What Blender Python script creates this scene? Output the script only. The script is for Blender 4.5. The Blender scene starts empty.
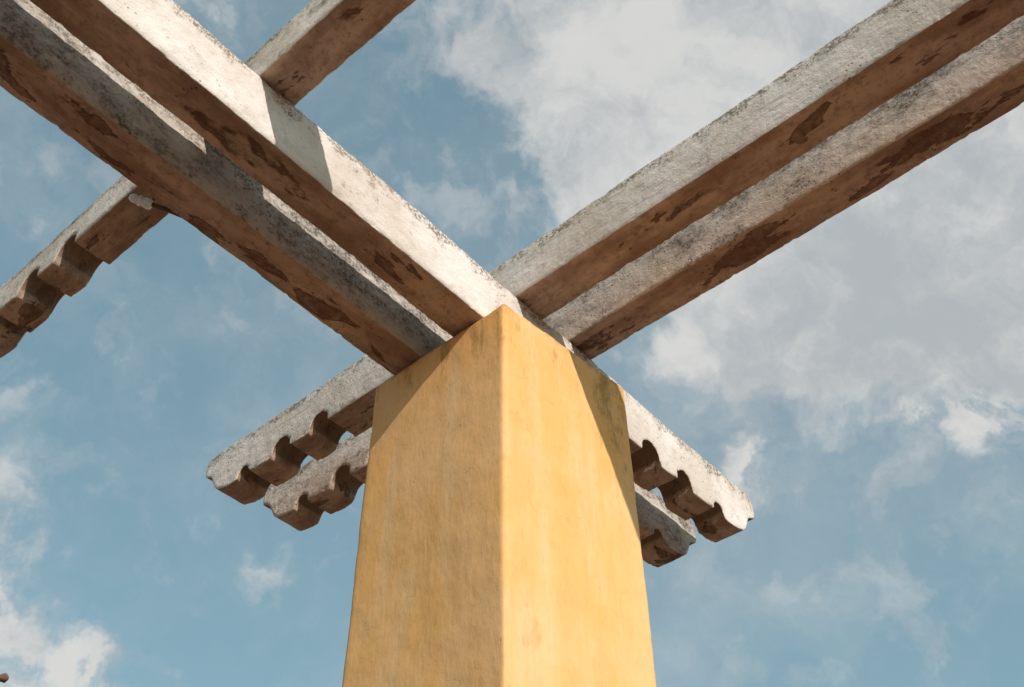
import bpy, bmesh, math, random
from mathutils import Vector, Matrix, noise

# ------------------------------------------------------------------ measures
U = 0.40                 # one pillar width in metres
TOP = 3.302              # height of the pillar's top above the ground
S = bpy.context.scene
COL = S.collection

def w(a, b, z):          # pillar units -> world metres
    return Vector((a*U, b*U, TOP + z*U))

# ------------------------------------------------------------------ node helper
class NT:
    def __init__(self, tree):
        self.t = tree; self.n = tree.nodes; self.l = tree.links
    def node(self, kind, **kw):
        n = self.n.new(kind)
        for k, v in kw.items(): setattr(n, k, v)
        return n
    def put(self, sock, v):
        if hasattr(v, 'is_output') or isinstance(v, bpy.types.NodeSocket): self.l.new(v, sock)
        else: sock.default_value = v
    def math(self, op, a, b=0.0, c=None, clamp=False):
        n = self.node('ShaderNodeMath', operation=op, use_clamp=clamp)
        self.put(n.inputs[0], a); self.put(n.inputs[1], b)
        if c is not None: self.put(n.inputs[2], c)
        return n.outputs[0]
    def vmath(self, op, a, b=None):
        n = self.node('ShaderNodeVectorMath', operation=op)
        self.put(n.inputs[0], a)
        if b is not None: self.put(n.inputs[1], b)
        return n.outputs['Value'] if op == 'DOT_PRODUCT' else n.outputs[0]
    def noise(self, vec, scale, detail=4, rough=.55, dist=0.0):
        n = self.node('ShaderNodeTexNoise')
        self.put(n.inputs['Vector'], vec); n.inputs['Scale'].default_value = scale
        n.inputs['Detail'].default_value = detail; n.inputs['Roughness'].default_value = rough
        n.inputs['Distortion'].default_value = dist
        return n.outputs['Fac']
    def step(self, v, lo, hi):
        n = self.node('ShaderNodeMapRange', interpolation_type='SMOOTHSTEP')
        self.put(n.inputs['Value'], v)
        self.put(n.inputs['From Min'], lo); self.put(n.inputs['From Max'], hi)
        return n.outputs['Result']
    def mix(self, f, a, b, mode='MIX'):
        n = self.node('ShaderNodeMix', data_type='RGBA', blend_type=mode)
        self.put(n.inputs['Factor'], f)
        self.put(n.inputs[6], a if not isinstance(a, tuple) else (*a, 1)[:4])
        self.put(n.inputs[7], b if not isinstance(b, tuple) else (*b, 1)[:4])
        return n.outputs[2]
    def mapv(self, vec, scale=(1, 1, 1), loc=(0, 0, 0)):
        n = self.node('ShaderNodeMapping')
        self.put(n.inputs['Vector'], vec)
        n.inputs['Scale'].default_value = scale; n.inputs['Location'].default_value = loc
        return n.outputs[0]
    def sep(self, vec):
        n = self.node('ShaderNodeSeparateXYZ'); self.put(n.inputs[0], vec); return n.outputs

def new_mat(name):
    m = bpy.data.materials.new(name); m.use_nodes = True
    nt = NT(m.node_tree); b = m.node_tree.nodes['Principled BSDF']
    b.inputs['Specular IOR Level'].default_value = .25
    return m, nt, b

def bump(nt, b, h, strength, dist):
    n = nt.node('ShaderNodeBump'); n.inputs['Strength'].default_value = strength
    n.inputs['Distance'].default_value = dist
    nt.put(n.inputs['Height'], h); nt.l.new(n.outputs[0], b.inputs['Normal'])

# ------------------------------------------------------------------ materials
def beam_material(name, height, seed, mold=.5, speck=.5, stain=.5, streak=.3, base=(.74, .69, .63)):
    """Old whitewashed render: local x along the beam, z up from its underside."""
    m, nt, b = new_mat(name)
    tc = nt.node('ShaderNodeTexCoord').outputs['Object']
    p = nt.mapv(tc, loc=(seed*7.3, seed*3.1, seed*5.7))
    pl = nt.mapv(tc, scale=(.30, 1, 1), loc=(seed*4.1, seed*2.3, seed))
    _, y, z = nt.sep(tc)[0], nt.sep(tc)[1], nt.sep(tc)[2]
    nv = nt.sep(nt.node('ShaderNodeTexCoord').outputs['Normal'])
    zr = nt.math('DIVIDE', z, height)
    # whitewash with soft warm and cool clouds
    c = nt.mix(nt.step(nt.noise(p, 5, 5, .6), .35, .68), base, (base[0]*.80, base[1]*.76, base[2]*.70))
    c = nt.mix(nt.math('MULTIPLY', nt.step(nt.noise(p, 22, 6, .7), .5, .72), .55), c, (.47, .37, .27))
    # brush drag lines along the beam
    pb = nt.mapv(tc, scale=(.12, 1, 1), loc=(seed, 0, 0))
    c = nt.mix(nt.math('MULTIPLY', nt.step(nt.noise(pb, 95, 5, .65), .52, .7), streak), c, (.40, .36, .31))
    # 0 on the underside and inside the carved notches, 1 on sides and top
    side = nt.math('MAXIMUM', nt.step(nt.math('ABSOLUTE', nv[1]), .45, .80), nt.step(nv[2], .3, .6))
    # browner, tea-coloured tone underneath
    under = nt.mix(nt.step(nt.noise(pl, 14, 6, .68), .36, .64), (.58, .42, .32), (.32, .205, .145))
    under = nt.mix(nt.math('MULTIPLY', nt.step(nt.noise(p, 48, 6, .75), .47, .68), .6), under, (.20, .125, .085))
    # damp stains with a darker rim
    g0 = nt.step(nt.noise(p, 34, 6, .75), .35, .62)
    sn = nt.noise(nt.mapv(tc, scale=(.36, 1, 1), loc=(seed*11.7, seed*1.9, 0)), 14, 7, .62, .25)
    mid = nt.math('SUBTRACT', 1.0, nt.step(nt.math('ABSOLUTE', y), .014, .05))
    sv = nt.math('ADD', sn, nt.math('MULTIPLY', nt.math('SUBTRACT', mid, .62), .13))
    th = .69 - .09*stain
    soft = nt.math('MULTIPLY', nt.step(nt.noise(p, 7, 3, .5), .35, .65), .05)
    patch = nt.step(sv, th, nt.math('ADD', soft, th + .010))
    rim = nt.math('MULTIPLY', nt.step(sv, th, nt.math('ADD', soft, th + .008)), nt.math('SUBTRACT', 1.0, nt.step(sv, nt.math('ADD', soft, th + .008), nt.math('ADD', soft, th + .034))))
    under = nt.mix(nt.math('MULTIPLY', nt.math('MULTIPLY', patch, nt.math('ADD', .46, nt.math('MULTIPLY', g0, .36))), 1.0), under, (.11, .055, .030))
    under = nt.mix(nt.math('MULTIPLY', rim, .62), under, (.10, .046, .024))
    under = nt.mix(nt.math('MULTIPLY', nt.step(z, .010, .020), .72), under, (.16, .105, .07))   # shade painted dark into the notch recesses
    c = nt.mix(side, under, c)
    # black algae: lives on the upper arris and creeps down
    up = nt.step(zr, .52, 1.06)
    g1 = nt.noise(p, 16, 6, .78)
    g2 = nt.noise(p, 130, 5, .75)
    amt = nt.math('ADD', nt.math('MULTIPLY', up, .215), .06*mold)
    grime = nt.step(nt.math('ADD', g1, amt), .61, .74)
    grime = nt.math('MULTIPLY', grime, nt.step(g2, .42, .56))
    grime = nt.math('MULTIPLY', grime, side)
    c = nt.mix(nt.math('MULTIPLY', grime, .84), c, (.13, .095, .065))
    if mold > .6:
        mm = nt.step(nt.noise(nt.mapv(tc, scale=(.6, 1, 1), loc=(seed, 5, 1)), 11, 9, .8), .60 - .14*mold, .72 - .10*mold)
        mf = nt.math('ADD', .35, nt.math('MULTIPLY', nt.step(nt.noise(p, 85, 6, .8), .42, .58), .65))
        mm = nt.math('MULTIPLY', nt.math('MULTIPLY', mm, side), mf)
        big = nt.math('ADD', .45, nt.math('MULTIPLY', nt.step(nt.noise(nt.mapv(tc, scale=(.7, 1, 1), loc=(seed, 2, 8)), 5.5, 4, .6), .38, .60), .55))
        c = nt.mix(nt.math('MULTIPLY', nt.math('MULTIPLY', mm, big), .92), c, (.060, .055, .046))
    # pits and flecks
    v = nt.node('ShaderNodeTexVoronoi'); v.inputs['Scale'].default_value = 75
    nt.put(v.inputs['Vector'], p)
    pv = nt.math('SUBTRACT', 1.0, nt.step(v.outputs['Distance'], .10, .24))
    pv = nt.math('MULTIPLY', pv, nt.step(nt.noise(p, 9, 4, .6), .56 - .10*speck, .70 - .08*speck))
    c = nt.mix(nt.math('MULTIPLY', pv, .8), c, (.11, .085, .06))
    # rusty blotches on the painted faces
    rb = nt.math('ADD', nt.noise(nt.mapv(p, loc=(3, 9, 2)), 11, 6, .7), nt.math('MULTIPLY', nt.step(zr, .55, 1.0), .06))
    rb = nt.math('MULTIPLY', nt.step(rb, .60, .70), nt.math('MULTIPLY', nt.step(nt.noise(p, 110, 4, .75), .38, .60), nt.math('MULTIPLY', side, .8)))
    c = nt.mix(rb, c, (.33, .20, .11))
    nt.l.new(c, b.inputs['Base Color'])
    b.inputs['Roughness'].default_value = .92
    h = nt.math('ADD', nt.math('MULTIPLY', nt.noise(p, 38, 6, .72), 1.0), nt.math('MULTIPLY', nt.noise(pb, 95, 4, .6), .35*streak))
    h = nt.math('SUBTRACT', h, nt.math('MULTIPLY', pv, .5))
    h = nt.math('SUBTRACT', h, nt.math('MULTIPLY', patch, .12))
    bump(nt, b, h, .75, .006)
    return m

def pillar_material():
    m, nt, b = new_mat('ochre_limewash')
    tc = nt.node('ShaderNodeTexCoord').outputs['Object']      # z = 0 at the pillar's top
    z = nt.sep(tc)[2]
    vert = nt.mapv(tc, scale=(1, 1, .16))
    c = nt.mix(nt.step(nt.noise(tc, 3.2, 5, .6), .34, .68), (.90, .525, .240), (.86, .455, .150))
    c = nt.mix(nt.math('MULTIPLY', nt.step(nt.noise(vert, 13, 6, .68), .44, .70), .42), c, (.78, .385, .11))
    c = nt.mix(nt.math('MULTIPLY', nt.step(nt.noise(nt.mapv(vert, loc=(4, 1, 2)), 9, 6, .7), .50, .70), .42), c, (.83, .60, .36))
    fine = nt.noise(nt.mapv(tc, scale=(1, 1, .35)), 120, 6, .7)
    c = nt.mix(nt.math('MULTIPLY', nt.step(fine, .5, .72), .22), c, (.47, .25, .07))
    # worn ochre blotches
    bl = nt.step(nt.noise(nt.mapv(tc, loc=(7, 3, 1)), 8, 8, .75, .4), .60, .70)
    c = nt.mix(nt.math('MULTIPLY', bl, .38), c, (.52, .27, .08))
    # rain wash below the beams: dark runs that fade downwards
    near = nt.step(z, -.26, .0)
    runs = nt.step(nt.math('ADD', nt.noise(nt.mapv(tc, scale=(1, 1, .22), loc=(2, 6, 0)), 24, 8, .75),
                           nt.math('MULTIPLY', near, .16)), .66, .80)
    c = nt.mix(nt.math('MULTIPLY', runs, .50), c, (.20, .125, .045))
    # algae on the outer top corner, where the drip lands
    d = nt.node('ShaderNodeVectorMath', operation='DISTANCE')
    nt.put(d.inputs[0], nt.mapv(tc, scale=(1, 1, .38))); d.inputs[1].default_value = (-.325, .016, -.03)
    cor = nt.math('SUBTRACT', 1.0, nt.step(d.outputs['Value'], .02, .13))
    al = nt.step(nt.math('ADD', nt.noise(nt.mapv(tc, scale=(1, 1, .4)), 26, 9, .8), nt.math('MULTIPLY', cor, .17)), .60, .78)
    al = nt.math('MULTIPLY', al, nt.step(cor, 0, .4))
    c = nt.mix(nt.math('MULTIPLY', al, .55), c, (.20, .12, .045))
    # uneven dark line right under the rim
    rim = nt.step(nt.math('ADD', z, nt.math('MULTIPLY', nt.math('SUBTRACT', nt.noise(tc, 30, 6, .7), .5), .05)), -.024, -.004)
    c = nt.mix(nt.math('MULTIPLY', rim, .55), c, (.20, .12, .05))
    dv = nt.node('ShaderNodeVectorMath', operation='MULTIPLY_ADD')
    dn = nt.node('ShaderNodeTexNoise'); dn.inputs['Scale'].default_value = 11; dn.inputs['Detail'].default_value = 6
    nt.put(dn.inputs['Vector'], tc); nt.put(dv.inputs[0], dn.outputs['Color']); dv.inputs[1].default_value = (.12, .12, .12)
    nt.put(dv.inputs[2], tc)
    cv = nt.node('ShaderNodeTexVoronoi', feature='DISTANCE_TO_EDGE'); cv.inputs['Scale'].default_value = 5.5
    nt.put(cv.inputs['Vector'], dv.outputs[0])
    crack = nt.math('MULTIPLY', nt.math('SUBTRACT', 1.0, nt.step(cv.outputs['Distance'], .0, .010)),
                    nt.step(nt.noise(nt.mapv(tc, loc=(1, 2, 9)), 7, 4, .6), .52, .60))
    c = nt.mix(nt.math('MULTIPLY', crack, .22), c, (.33, .18, .06))
    nk = nt.node('ShaderNodeTexVoronoi'); nk.inputs['Scale'].default_value = 34; nt.put(nk.inputs['Vector'], nt.mapv(tc, scale=(1, 1, .55)))
    nick = nt.math('MULTIPLY', nt.math('SUBTRACT', 1.0, nt.step(nk.outputs['Distance'], .05, .12)), nt.step(nt.noise(tc, 10, 3, .6), .54, .60))
    c = nt.mix(nt.math('MULTIPLY', nick, .40), c, (.40, .22, .08))
    nt.l.new(c, b.inputs['Base Color'])
    b.inputs['Roughness'].default_value = .9
    h = nt.math('ADD', nt.noise(nt.mapv(tc, scale=(1, 1, .5)), 20, 6, .68), nt.math('MULTIPLY', fine, .30))
    h = nt.math('SUBTRACT', h, nt.math('MULTIPLY', nt.math('ADD', nt.math('MULTIPLY', crack, .4), nick), .25))
    bump(nt, b, h, .45, .0045)
    return m

def simple_mat(name, col, rough=.6, metal=0.0, var=.25, scale=30):
    m, nt, b = new_mat(name)
    tc = nt.node('ShaderNodeTexCoord').outputs['Object']
    c = nt.mix(nt.step(nt.noise(tc, scale, 5, .6), .35, .7), col, tuple(x*(1-var) for x in col))
    nt.l.new(c, b.inputs['Base Color']); b.inputs['Roughness'].default_value = rough
    b.inputs['Metallic'].default_value = metal
    bump(nt, b, nt.noise(tc, scale*3, 5, .6), .3, .001)
    return m

# ------------------------------------------------------------------ objects
def link(name, me, mat, loc=(0, 0, 0), parent=None, rotz=0.0):
    o = bpy.data.objects.new(name, me); COL.objects.link(o)
    o.location = loc; o.rotation_euler.z = rotz
    if mat: me.materials.append(mat)
    if parent: o.parent = parent
    return o

def tag(o, label=None, cat=None, group=None, kind=None):
    if label: o['label'] = label
    if cat: o['category'] = cat
    if group: o['group'] = group
    if kind: o['kind'] = kind
    return o

def remeshed(me, voxel):
    """Voxel remesh a closed mesh and return the new mesh."""
    o = bpy.data.objects.new('tmp', me); COL.objects.link(o)
    md = o.modifiers.new('r', 'REMESH'); md.mode = 'VOXEL'; md.voxel_size = voxel; md.use_smooth_shade = True
    dg = bpy.context.evaluated_depsgraph_get()
    out = bpy.data.meshes.new_from_object(o.evaluated_get(dg))
    bpy.data.objects.remove(o)
    return out

def roughen(me, off, low, mid, fine, edge=None):
    me.update()
    N = [v.normal.copy() for v in me.vertices]
    off = Vector(off)
    for v, n in zip(me.vertices, N):
        p = v.co + off
        d = low*noise.noise(p*4.0) + mid*noise.noise(p*17.0) + fine*noise.noise(p*75.0)
        if edge:
            e = edge(v.co)
            if e > .02:
                k = noise.noise(p*34.0) + .55*noise.noise(p*90.0)
                d -= e*(.0018 + .0066*max(0.0, k - .10))
        v.co = v.co + n*d
    me.update()
    for pl in me.polygons: pl.use_smooth = True

def arc(cx, cz, r, a0, a1, n=9):
    return [(cx + r*math.cos(math.radians(a0 + (a1-a0)*i/n)), cz + r*math.sin(math.radians(a0 + (a1-a0)*i/n))) for i in range(n+1)]

def beam_outline(L, h, notches):
    """Side profile in pillar units; x grows away from the carved tip (x=0)."""
    pts = [(L, 0.0)]
    for k, (x, r) in enumerate(notches):                    # from the pillar outwards
        pts += [(x + r*1.05, -.002), (x + r*1.02, r*.62)]
        pts += [(x + r*.92, r*.82)]
        pts += arc(x, r*.38, r*.93, 38, 172, 10)
        pts += [(x - r*.99, .022), (x - r*1.02, .004), (x - r*1.10, -.010), (x - r*1.25, -.019), (x - r*1.5, -.022)]
        nx = notches[k+1][0] + notches[k+1][1]*1.05 if k+1 < len(notches) else .25
        pts += [(nx + .35*(x - r*1.5 - nx), -.012), (nx + .010, -.004)]
    pts += [(.245, .0), (.205, .012), (.165, .045), (.125, .105), (.10, .155), (.075, .185), (.035, .20), (.012, .215)]
    pts += [(.0, .24), (-.004, .29), (.0, h - .06), (.012, h - .03), (.035, h - .008), (.07, h), (L, h)]
    return pts

BEAMS = []
def beam(name_seed, axis, tip, far, m_, p_, z0, h, nshift, mat, label, voxel=.0048, group=None, slim=0):
    """axis 'a' or 'b'; tip (negative end), far (positive end), m_/p_ the two faces across, z0 the underside."""
    L = far - tip; wd = p_ - m_
    rr = random.Random(name_seed*17)
    notches = [(1.235 + nshift + rr.uniform(-.014, .014), .090 + rr.uniform(-.006, .006)),
               (.865 + nshift*.7 + rr.uniform(-.014, .014), .086 + rr.uniform(-.006, .006)),
               (.485 + nshift*.4 + rr.uniform(-.014, .014), .057 + rr.uniform(-.004, .006))]
    pts = beam_outline(L, h, notches)
    bm = bmesh.new()
    lo = [bm.verts.new((x*U, -wd*U/2, z*U)) for x, z in pts]
    hi = [bm.verts.new((x*U, wd*U/2, z*U)) for x, z in pts]
    n = len(pts)
    f1 = bm.faces.new(lo[::-1]); f2 = bm.faces.new(hi)
    for i in range(n):
        j = (i+1) % n
        bm.faces.new((lo[i], lo[j], hi[j], hi[i]))
    bmesh.ops.triangulate(bm, faces=[f1, f2])
    bmesh.ops.recalc_face_normals(bm, faces=bm.faces)
    me = bpy.data.meshes.new('beam'); bm.to_mesh(me); bm.free()
    me = remeshed(me, voxel)
    W2, HH = wd*U/2, h*U
    def edge(co):
        dy = W2 - abs(co.y); dz = min(abs(co.z), abs(HH - co.z))
        return math.exp(-(max(dy, 0) + max(dz, 0))/.007)
    roughen(me, (name_seed*3.7, name_seed*1.3, name_seed*9.1), .0032, .0017, .0006, edge)
    me.materials.clear()
    mid = (m_ + p_)/2
    if axis == 'a': loc, rz = w(tip, mid, z0), 0.0
    else: loc, rz = w(mid, tip, z0), math.pi/2
    o = link('carved_rafter', me, mat, loc, None, rz)
    tag(o, label, 'rafter', group)
    BEAMS.append(o)
    return o

H = .4079
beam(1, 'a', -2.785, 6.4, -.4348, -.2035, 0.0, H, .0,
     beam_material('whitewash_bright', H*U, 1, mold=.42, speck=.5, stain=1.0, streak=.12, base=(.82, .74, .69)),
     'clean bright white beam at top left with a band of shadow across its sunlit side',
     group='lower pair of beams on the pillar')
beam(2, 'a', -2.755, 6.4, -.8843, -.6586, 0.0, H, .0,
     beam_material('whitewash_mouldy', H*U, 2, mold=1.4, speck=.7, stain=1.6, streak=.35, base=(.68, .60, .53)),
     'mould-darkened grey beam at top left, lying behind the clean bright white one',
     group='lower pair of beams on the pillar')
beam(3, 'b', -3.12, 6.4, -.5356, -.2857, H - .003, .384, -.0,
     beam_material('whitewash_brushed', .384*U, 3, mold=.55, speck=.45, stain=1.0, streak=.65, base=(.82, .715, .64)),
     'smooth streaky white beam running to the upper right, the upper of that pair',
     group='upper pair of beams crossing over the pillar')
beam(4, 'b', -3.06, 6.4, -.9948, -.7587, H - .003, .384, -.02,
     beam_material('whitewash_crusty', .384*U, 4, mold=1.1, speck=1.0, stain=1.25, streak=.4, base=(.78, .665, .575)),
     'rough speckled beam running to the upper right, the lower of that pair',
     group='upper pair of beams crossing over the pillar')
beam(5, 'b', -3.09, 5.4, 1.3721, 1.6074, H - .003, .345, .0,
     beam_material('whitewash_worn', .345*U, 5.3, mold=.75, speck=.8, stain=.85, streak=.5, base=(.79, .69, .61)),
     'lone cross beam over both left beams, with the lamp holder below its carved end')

# ---- the pillar
def pillar():
    zt = -.016
    c4 = [(.015, -.041), (.0038, -1.0164), (-.93, -.985), (-.938, .0408)]
    bm = bmesh.new()
    def slab(corners, z0, z1):
        lo = [bm.verts.new((a*U, b*U, z0)) for a, b in corners]
        hi = [bm.verts.new((a*U, b*U, z1)) for a, b in corners]
        bm.faces.new(lo); bm.faces.new(hi[::-1])
        for i in range(4):
            j = (i+1) % 4
            bm.faces.new((lo[i], hi[i], hi[j], lo[j]))
    slab(c4, -TOP - .05, zt*U)
    ins = []
    ca = sum(a for a, _ in c4)/4; cb = sum(b for _, b in c4)/4
    for a, b in c4: ins.append((ca + (a-ca)*.90, cb + (b-cb)*.90))
    slab(ins, zt*U - .03, .0015)
    bmesh.ops.recalc_face_normals(bm, faces=bm.faces)
    me = bpy.data.meshes.new('pillar'); bm.to_mesh(me); bm.free()
    me = remeshed(me, .006)
    def edge(co):                      # rounded, worn arrises
        ds = []
        for i in range(4):
            a = Vector(c4[i])*U; b = Vector(c4[(i+1) % 4])*U
            t = (b-a).normalized(); p = Vector((co.x, co.y)) - a
            ds.append(abs(p.x*t.y - p.y*t.x))
        ds.append(abs(co.z - zt*U)); ds.sort()
        return .32*math.exp(-(ds[0] + ds[1])/.014)
    roughen(me, (2, 8, 5), .0030, .0012, .0003, edge)
    me.materials.clear()
    o = link('plastered_post', me, pillar_material(), w(0, 0, 0))
    tag(o, 'square yellow ochre plastered pillar carrying the crossing white beams', 'pillar')
pillar()

# ---- small lamp holder and its conduit beside the beams
def lathe(prof, n=24):
    bm = bmesh.new(); rings = []
    for r, z in prof:
        rings.append([bm.verts.new((max(r, 1e-4)*math.cos(2*math.pi*i/n), max(r, 1e-4)*math.sin(2*math.pi*i/n), z)) for i in range(n)])
    for a, b in zip(rings, rings[1:]):
        for i in range(n):
            j = (i+1) % n; bm.faces.new((a[i], a[j], b[j], b[i]))
    bm.faces.new(rings[0][::-1]); bm.faces.new(rings[-1])
    bmesh.ops.recalc_face_normals(bm, faces=bm.faces)
    me = bpy.data.meshes.new('lathe'); bm.to_mesh(me); bm.free()
    for p in me.polygons: p.use_smooth = True
    return me

def tube(points, radii, n=10, name='tube'):
    bm = bmesh.new(); rings = []
    pts = [Vector(p) for p in points]
    if not hasattr(radii, '__len__'): radii = [radii]*len(pts)
    for i, p in enumerate(pts):
        d = (pts[min(i+1, len(pts)-1)] - pts[max(i-1, 0)]).normalized()
        s = d.cross(Vector((0, 0, 1)));
        if s.length < .01: s = d.cross(Vector((1, 0, 0)))
        s.normalize(); t = s.cross(d)
        rings.append([bm.verts.new(p + (s*math.cos(2*math.pi*k/n) + t*math.sin(2*math.pi*k/n))*radii[i]) for k in range(n)])
    for a, b in zip(rings, rings[1:]):
        for i in range(n):
            j = (i+1) % n; bm.faces.new((a[i], a[j], b[j], b[i]))
    bm.faces.new(rings[0][::-1]); bm.faces.new(rings[-1])
    bmesh.ops.recalc_face_normals(bm, faces=bm.faces)
    me = bpy.data.meshes.new(name); bm.to_mesh(me); bm.free()
    for p in me.polygons: p.use_smooth = True
    return me

def lamp():
    base = w(1.600, -.935, .015)
    r = bpy.data.objects.new('lamp_holder', None); COL.objects.link(r); r.location = base
    r.empty_display_size = .03
    tag(r, 'small white lamp holder in the corner below the short cross beam', 'lamp holder')
    white = simple_mat('old_white_plastic', (.84, .85, .86), .35, var=.15, scale=60)
    brown = simple_mat('brown_painted_conduit', (.16, .085, .05), .6)
    glass = simple_mat('milky_glass', (.80, .82, .84), .12, var=.05)
    body = link('socket', lathe([(.0, -.004), (.010, -.004), (.0125, 0), (.0125, .010), (.0105, .013), (.0105, .020), (.0125, .022), (.0125, .026), (.007, .028), (0, .028)]), white, (0, 0, 0), r)
    body.scale = (.85, .85, .85)
    body.rotation_euler = (math.radians(78), math.radians(8), math.radians(58))
    bulb = link('bulb', lathe([(.0, .024), (.006, .024), (.009, .029), (.0105, .036), (.0095, .043), (.006, .048), (.0, .050)]), glass, (0, 0, 0), r)
    bulb.scale = (.85, .85, .85)
    bulb.rotation_euler = body.rotation_euler
    # bracket up to the cross beam
    link('bracket', tube([(-.004, -.004, .012), (-.006, -.006, .06), (-.006, -.010, .152)], .0028), brown, (0, 0, 0), r)
    link('conduit', tube([(-.002, .002, .002), (-.018, .008, .001), (-.040, .016, .003), (-.062, .022, .004), (-.075, .032, .008)], [.0045, .005, .005, .0045, .004]), brown, (0, 0, 0), r)
lamp()

# ------------------------------------------------------------------ camera
CF = 1085.7
fw = Vector((-0.53020425, -0.45163794, 0.71756994))
rt = Vector((-0.6547243, 0.75582488, -0.00805275))
up = Vector((0.53872028, 0.47408008, 0.6964399))
cam = bpy.data.cameras.new('camera'); co = bpy.data.objects.new('camera', cam); COL.objects.link(co)
cam.sensor_width = 36; cam.lens = CF*36/1024; cam.clip_start = .02; cam.clip_end = 5000
M = Matrix((rt, up, -fw)).transposed().to_4x4(); M.translation = w(2.8812, 2.4568, -4.2543)
co.matrix_world = M; S.camera = co
CAMP = M.translation.copy()
def ray(px, py): return (fw + rt*((px-512)/CF) - up*((py-343.5)/CF)).normalized()

# ---- a bare tree beyond the pergola: one dead twig end shows at the lower left corner
def tree():
    tip = CAMP + ray(8, 678)*8.0
    root = Vector((tip.x + .9, tip.y - 1.9, 0))
    random.seed(4)
    bark = simple_mat('grey_brown_bark', (.20, .13, .085), .9, var=.4, scale=25)
    t = bpy.data.objects.new('bare_tree', None); COL.objects.link(t); t.location = root
    tag(t, 'bare tree of which one brown knobbed branch tip shows in the lower left corner', 'tree')
    tp = tip - root
    left = -rt
    a = Vector((0, 0, 0)); b = Vector((.05, -.02, 1.5)); c = Vector((tp.x*.1 , tp.y*.1, 2.6))
    link('trunk', tube([a, b*.5 + Vector((.03, 0, 0)), b, c], [.13, .11, .09, .06], 12), bark, (0, 0, 0), t)
    # the branch that reaches the picture comes in from the left
    s = tp + left*1.6 + Vector((0, 0, -.75))
    pts = [c, c.lerp(s, .5) + Vector((0, 0, .1)), s, tp + left*.55 + Vector((0, 0, -.12)), tp + left*.09 + Vector((0, 0, -.008)),
           tp + left*.045, tp + left*.02, tp]
    link('branch', tube(pts, [.05, .04, .028, .018, .015, .024, .032, .014], 12), bark, (0, 0, 0), t)
    for k in range(4):
        d = (left*random.uniform(.5, 1.4) + Vector((0, 0, random.uniform(.2, .7))) + Vector((fw.x, fw.y, 0))*random.uniform(-.4, .8))
        q = c.lerp(b, .25*k)
        link('branch', tube([q, q + d*.4, q + d*.8 + Vector((0, 0, .06)), q + d*1.1], [.035, .025, .014, .005], 8), bark, (0, 0, 0), t)
tree()

# ------------------------------------------------------------------ ground
def ground():
    bm = bmesh.new(); n = 64; R = 900
    rings = []
    for k, r in enumerate([0.5, 1.5, 3, 5, 8, 13, 22, 40, 90, 250, R]):
        rings.append([bm.verts.new((r*math.cos(2*math.pi*i/n), r*math.sin(2*math.pi*i/n),
                                    .015*noise.noise(Vector((r*math.cos(2*math.pi*i/n), r*math.sin(2*math.pi*i/n), 0))))) for i in range(n)])
    bm.faces.new(rings[0])
    for a, b in zip(rings, rings[1:]):
        for i in range(n):
            j = (i+1) % n; bm.faces.new((a[i], b[i], b[j], a[j]))
    bmesh.ops.recalc_face_normals(bm, faces=bm.faces)
    me = bpy.data.meshes.new('ground'); bm.to_mesh(me); bm.free()
    m, nt, b = new_mat('dry_earth')
    tc = nt.node('ShaderNodeTexCoord').outputs['Object']
    c = nt.mix(nt.step(nt.noise(tc, .8, 6, .65), .35, .65), (.22, .135, .09), (.165, .10, .068))
    c = nt.mix(nt.math('MULTIPLY', nt.step(nt.noise(tc, 40, 6, .7), .5, .7), .5), c, (.21, .135, .09))
    nt.l.new(c, b.inputs['Base Color']); b.inputs['Roughness'].default_value = .95
    bump(nt, b, nt.noise(tc, 30, 6, .7), .6, .02)
    o = link('ground', me, m)
    tag(o, kind='structure')
ground()

# ------------------------------------------------------------------ light
SUN = Vector((.422, 1.5837, 1)).normalized()
EL = math.asin(SUN.z); ROT = math.atan2(SUN.x, SUN.y)
sl = bpy.data.lights.new('sun', 'SUN'); so = bpy.data.objects.new('sun', sl); COL.objects.link(so)
sl.energy = 3.7; sl.angle = math.radians(.53); sl.color = (1.0, .935, .875)
so.rotation_euler = SUN.to_track_quat('Z', 'Y').to_euler(); so.location = (0, 0, 12)

wd = bpy.data.worlds.new('World'); S.world = wd; wd.use_nodes = True
wt = NT(wd.node_tree); bg = wd.node_tree.nodes['Background']
sky = wt.node('ShaderNodeTexSky', sky_type='NISHITA'); sky.sun_disc = False
sky.sun_elevation = EL; sky.sun_rotation = ROT; sky.air_density = 1.0; sky.dust_density = 1.2; sky.ozone_density = 1.0
g = wt.node('ShaderNodeTexCoord').outputs['Generated']
g = wt.vmath('NORMALIZE', g)
# faded, slightly green blue of the hazy air
gm = wt.node('ShaderNodeGamma'); wt.put(gm.inputs['Color'], sky.outputs[0]); gm.inputs['Gamma'].default_value = .55
blue = wt.mix(1.0, gm.outputs[0], (1.56, 2.06, 1.93), 'MULTIPLY')

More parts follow.
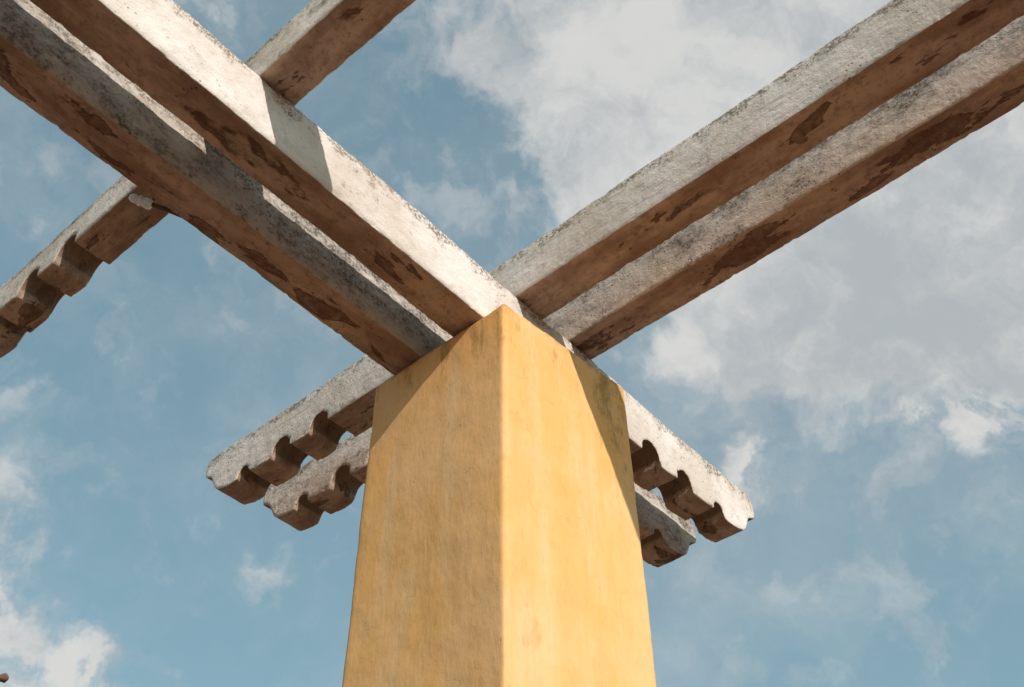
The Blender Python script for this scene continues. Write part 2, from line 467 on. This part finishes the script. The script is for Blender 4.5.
wv = wt.node('ShaderNodeTexNoise'); wv.inputs['Scale'].default_value = 9; wv.inputs['Detail'].default_value = 5
wv.inputs['Roughness'].default_value = .6
wt.put(wv.inputs['Vector'], g)
off = wt.vmath('SUBTRACT', wv.outputs['Color'], (.5, .5, .5))
def warped(k):
    n = wt.node('ShaderNodeVectorMath', operation='MULTIPLY_ADD')
    wt.put(n.inputs[0], off); n.inputs[1].default_value = (k, k, k); wt.put(n.inputs[2], g)
    return n.outputs[0]
gw = warped(.12); gb = wt.vmath('NORMALIZE', warped(.16))
def blobs(lst):
    """Soft cloud banks at fixed directions of the sky (px, py only name the direction)."""
    acc = None
    for px, py, rx, amp in lst:
        d = ray(px, py)
        k = (CF/rx)**2
        dt = wt.vmath('DOT_PRODUCT', gb, tuple(d))
        e = wt.math('MULTIPLY', wt.math('EXPONENT', wt.math('MULTIPLY', wt.math('SUBTRACT', dt, 1.0), k)), amp)
        acc = e if acc is None else wt.math('ADD', acc, e)
    return acc
n1 = wt.noise(gw, 6, 5, .55)
n2 = wt.noise(wt.mapv(gw, loc=(3, 1, 7)), 18, 7, .56)
fb = wt.step(wt.math('ADD', wt.math('MULTIPLY', n1, .5), wt.math('MULTIPLY', n2, .5)), .34, .66)
big = blobs([(560, 40, 46, .42), (640, 90, 80, .50), (790, 60, 110, .55), (700, 210, 70, .48), (900, 210, 100, .60),
             (790, 320, 62, .50), (940, 300, 70, .44), (690, 345, 50, .30), (610, 190, 50, .40), (1080, 90, 140, .5),
             (470, 5, 40, .28), (-160, 640, 70, .5), (-500, 100, 150, .5), (-20, 520, 30, .25),
             (300, -350, 120, .4), (900, -250, 180, .5), (1400, 600, 120, .5), (1400, 200, 150, .3)])
puffs = blobs([(985, 448, 30, .95), (925, 430, 30, .95), (1035, 400, 32, .6), (738, 470, 22, 1.0), (16, 600, 20, .9),
               (34, 676, 34, .95), (105, 674, 34, 1.0), (2, 545, 24, .8), (0, 485, 24, .5),
               (268, 552, 22, .5), (200, 5, 40, .6), (385, 40, 60, .34), (415, 130, 45, .20), (8, 374, 20, .22),
               (240, 318, 34, .40), (35, 240, 26, .46), (45, 400, 40, .34), (800, 482, 26, .40), (950, 603, 34, .24), (1000, 640, 50, .2)])
tear = wt.step(wt.noise(wt.mapv(gw, loc=(1, 5, 2)), 22, 7, .55), .30, .72)
dens = wt.math('ADD', big, wt.math('MULTIPLY', wt.math('SUBTRACT', fb, .5), .62))
mask = wt.step(dens, .06, .68)
pm = wt.step(wt.math('MULTIPLY', puffs, wt.math('ADD', .22, tear)), .12, 1.0)
haze = wt.math('ADD', blobs([(760, 440, 150, .14), (480, 330, 170, .12), (600, 600, 130, .10), (1000, 330, 100, .2)]),
               wt.math('MULTIPLY', wt.step(wt.noise(wt.mapv(gw, loc=(8, 2, 3)), 7, 8, .62), .40, .80), .22))
cov = wt.math('MAXIMUM', wt.math('MULTIPLY', mask, .90), wt.math('MULTIPLY', pm, .92))
cov = wt.math('SUBTRACT', 1.0, wt.math('MULTIPLY', wt.math('SUBTRACT', 1.0, cov), wt.math('SUBTRACT', 1.0, haze)))
lit = wt.noise(wt.mapv(gw, loc=(.05, .04, -.04)), 10, 8, .62)
lit = wt.math('SUBTRACT', lit, blobs([(840, 250, 110, .10), (930, 300, 90, .10)]))
lit = wt.math('ADD', lit, wt.math('MULTIPLY', wt.math('ADD', pm, blobs([(640, 60, 110, .5), (700, 150, 80, .3)])), .16))
ccol = wt.mix(wt.step(lit, .32, .66), (3.55, 3.76, 3.90), (5.5, 5.45, 5.28))
fin = wt.mix(cov, blue, ccol)
wt.l.new(fin, bg.inputs['Color']); bg.inputs['Strength'].default_value = .125

# ------------------------------------------------------------------ render
S.render.engine = 'CYCLES'
S.view_settings.view_transform = 'Standard'; S.view_settings.look = 'None'
S.view_settings.exposure = 0.06; S.view_settings.gamma = 1.0
S.cycles.max_bounces = 5; S.cycles.diffuse_bounces = 3
